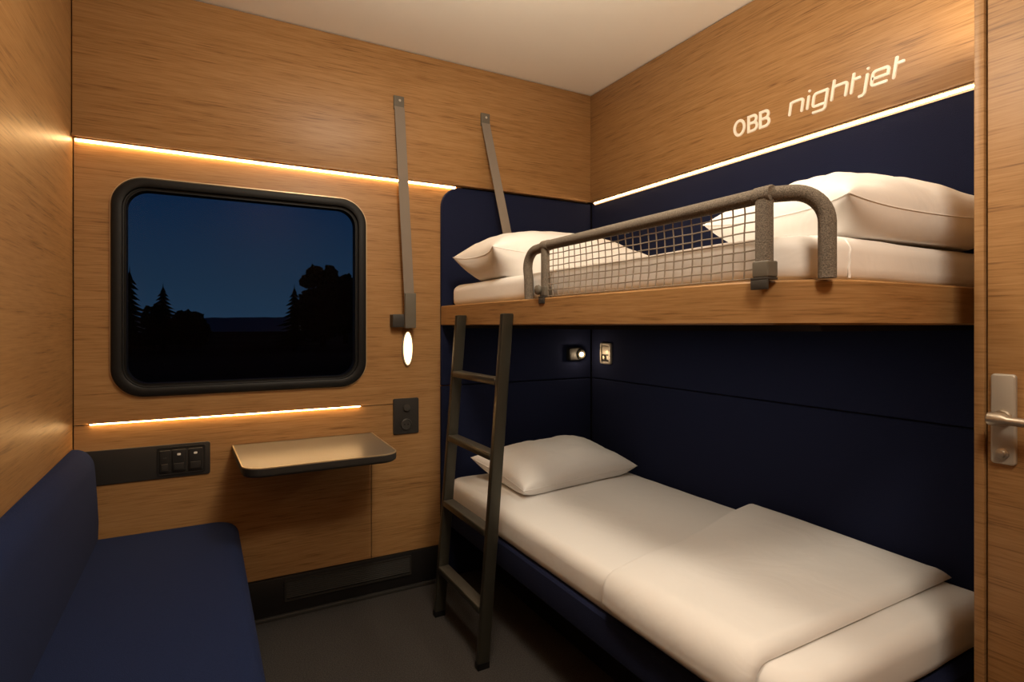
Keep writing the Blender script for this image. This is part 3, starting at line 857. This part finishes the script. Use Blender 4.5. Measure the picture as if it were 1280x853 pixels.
def broadleaf(x, y, h, w, seed, label):
    rnd_ = random.Random(seed)
    t = thing('leafy_tree', (x, y, -1.25), label, 'tree', 'night trees seen through the window')
    obj('trunk', tube(BM(), [(x, y, -1.25), (x+0.1, y, -1.25+h*0.3), (x, y, -1.25+h*0.6)], [h*0.035, h*0.026, h*0.015], 8), M['bark'], t)
    bm = BM()
    for k in range(70):
        f = rnd_.random(); a = rnd_.random()*6.283
        zz = -1.25+h*(0.22+0.68*f); rad = w*sin(pi*min(1, 0.22+0.78*f)*0.92)**0.7
        rr = rad*rnd_.random()**0.6*0.72
        s = w*0.27*(1.05-0.5*f)*(0.8+0.4*rnd_.random())
        r_ = bmesh.ops.create_icosphere(bm, subdivisions=3, radius=1)
        for v in r_['verts']:
            n = v.co.copy()
            q = 1+0.55*noise.noise(n*2.3+Vector((seed+k, 0, 0)))+0.35*noise.noise(n*6+Vector((seed, k, 0)))
            v.co = Vector((x+rr*cos(a), y+rr*sin(a), zz)) + n*s*q
    obj('foliage', bm, M['foliage'], t, 20)

conifer(-5.1, 55, 7.1, 1.9, 1, 'dark conifer at the left edge of the window view')
conifer(-3.15, 62, 6.3, 2.2, 2, 'lower dark conifer standing right of the one at the window edge')
broadleaf(-1.4, 71, 4.2, 2.6, 3, 'low dark bush sloping down right of the left conifers')
conifer(7.6, 56, 6.2, 1.9, 4, 'pointed dark conifer left of the big rounded tree')
broadleaf(12.0, 66, 9.6, 3.9, 5, 'big rounded dark leafy tree right of centre in the window')
broadleaf(16.9, 77, 9.8, 3.2, 6, 'dark leafy tree at the right edge of the window view')

broadleaf(14.3, 86, 6.6, 2.8, 8, 'mid-height dark bush between the pointed conifer and the big rounded tree')
broadleaf(-4.25, 67, 5.0, 1.7, 9, 'low dark bush between the two left conifers')

# night sky
w = bpy.data.worlds.new('night'); S.world = w; w.use_nodes = True; nt = w.node_tree
bg = nt.nodes['Background']
tc = nt.nodes.new('ShaderNodeTexCoord'); sp = nt.nodes.new('ShaderNodeSeparateXYZ'); rp = nt.nodes.new('ShaderNodeValToRGB')
nt.links.new(tc.outputs['Generated'], sp.inputs[0]); nt.links.new(sp.outputs['Z'], rp.inputs['Fac']); nt.links.new(rp.outputs['Color'], bg.inputs['Color'])
cr = rp.color_ramp
cr.elements[0].position = 0.0; cr.elements[0].color = (0.018, 0.046, 0.088, 1)
cr.elements[1].position = 0.6; cr.elements[1].color = (0.002, 0.008, 0.028, 1)
e = cr.elements.new(0.22); e.color = (0.0045, 0.020, 0.060, 1)
e = cr.elements.new(0.07); e.color = (0.013, 0.036, 0.074, 1)
bg.inputs['Strength'].default_value = 0.74

# ------------------------------------------------------------------ ceiling and reading lamps, plus added unseen fill lights
def area(name, loc, size, power, col, rot=(0, 0, 0), shape='DISK', sy=None, spread=180):
    l = bpy.data.lights.new(name, 'AREA'); l.energy = power; l.color = col; l.shape = shape; l.size = size
    if sy: l.size_y = sy
    l.spread = R(spread)
    o = bpy.data.objects.new(name, l); COL.objects.link(o); o.location = loc; o.rotation_euler = rot
    return o
WARM = (1.0, 0.855, 0.67)
def bulb(name, loc, power, rad, col=(1, 0.72, 0.44)):
    l = bpy.data.lights.new(name, 'POINT'); l.energy = power; l.color = col; l.shadow_soft_size = rad
    o = bpy.data.objects.new(name, l); COL.objects.link(o); o.location = loc
    return o
bulb('unseen_ceiling_light', (0.62, 1.14, H-0.27), 33, 0.11, WARM)
area('unseen_ceiling_light', (0.55, -0.20, H-0.02), 0.45, 25, WARM)  # added unseen fill near the door, lights the faces turned to the camera
area('bunk_uplight_fill', (1.66, 0.70, 1.92), 0.08, 2.2, WARM, (R(180), 0, 0))  # added uplight hidden at the foot end to brighten the ceiling
area('under_bunk_fill', (1.45, 1.55, 1.183), 0.10, 2.2, WARM, (0, 0, 0), 'RECTANGLE', 1.3)  # added unseen fill that lightens the niche around the lower bed
bulb('reading_bulb', (1.760, YP-0.07, 1.040), 0.4, 0.01)

# ------------------------------------------------------------------ camera
cam = bpy.data.cameras.new('camera'); co = bpy.data.objects.new('camera', cam); COL.objects.link(co)
co.location = (0, 0, CAMZ); co.rotation_euler = (R(90), 0, -R(28.8))
cam.sensor_fit = 'HORIZONTAL'; cam.sensor_width = 36.0
cam.lens = 706.0/1280*36.0
cam.shift_y = -(426.5-407)/1280
cam.clip_start = 0.02; cam.clip_end = 1000
S.camera = co

S.view_settings.view_transform = 'Standard'; S.view_settings.look = 'None'
S.view_settings.exposure = 0.0; S.view_settings.gamma = 1.0
S.view_settings.use_curve_mapping = False
S.cycles.use_denoising = True
S.cycles.max_bounces = 8; S.cycles.diffuse_bounces = 5
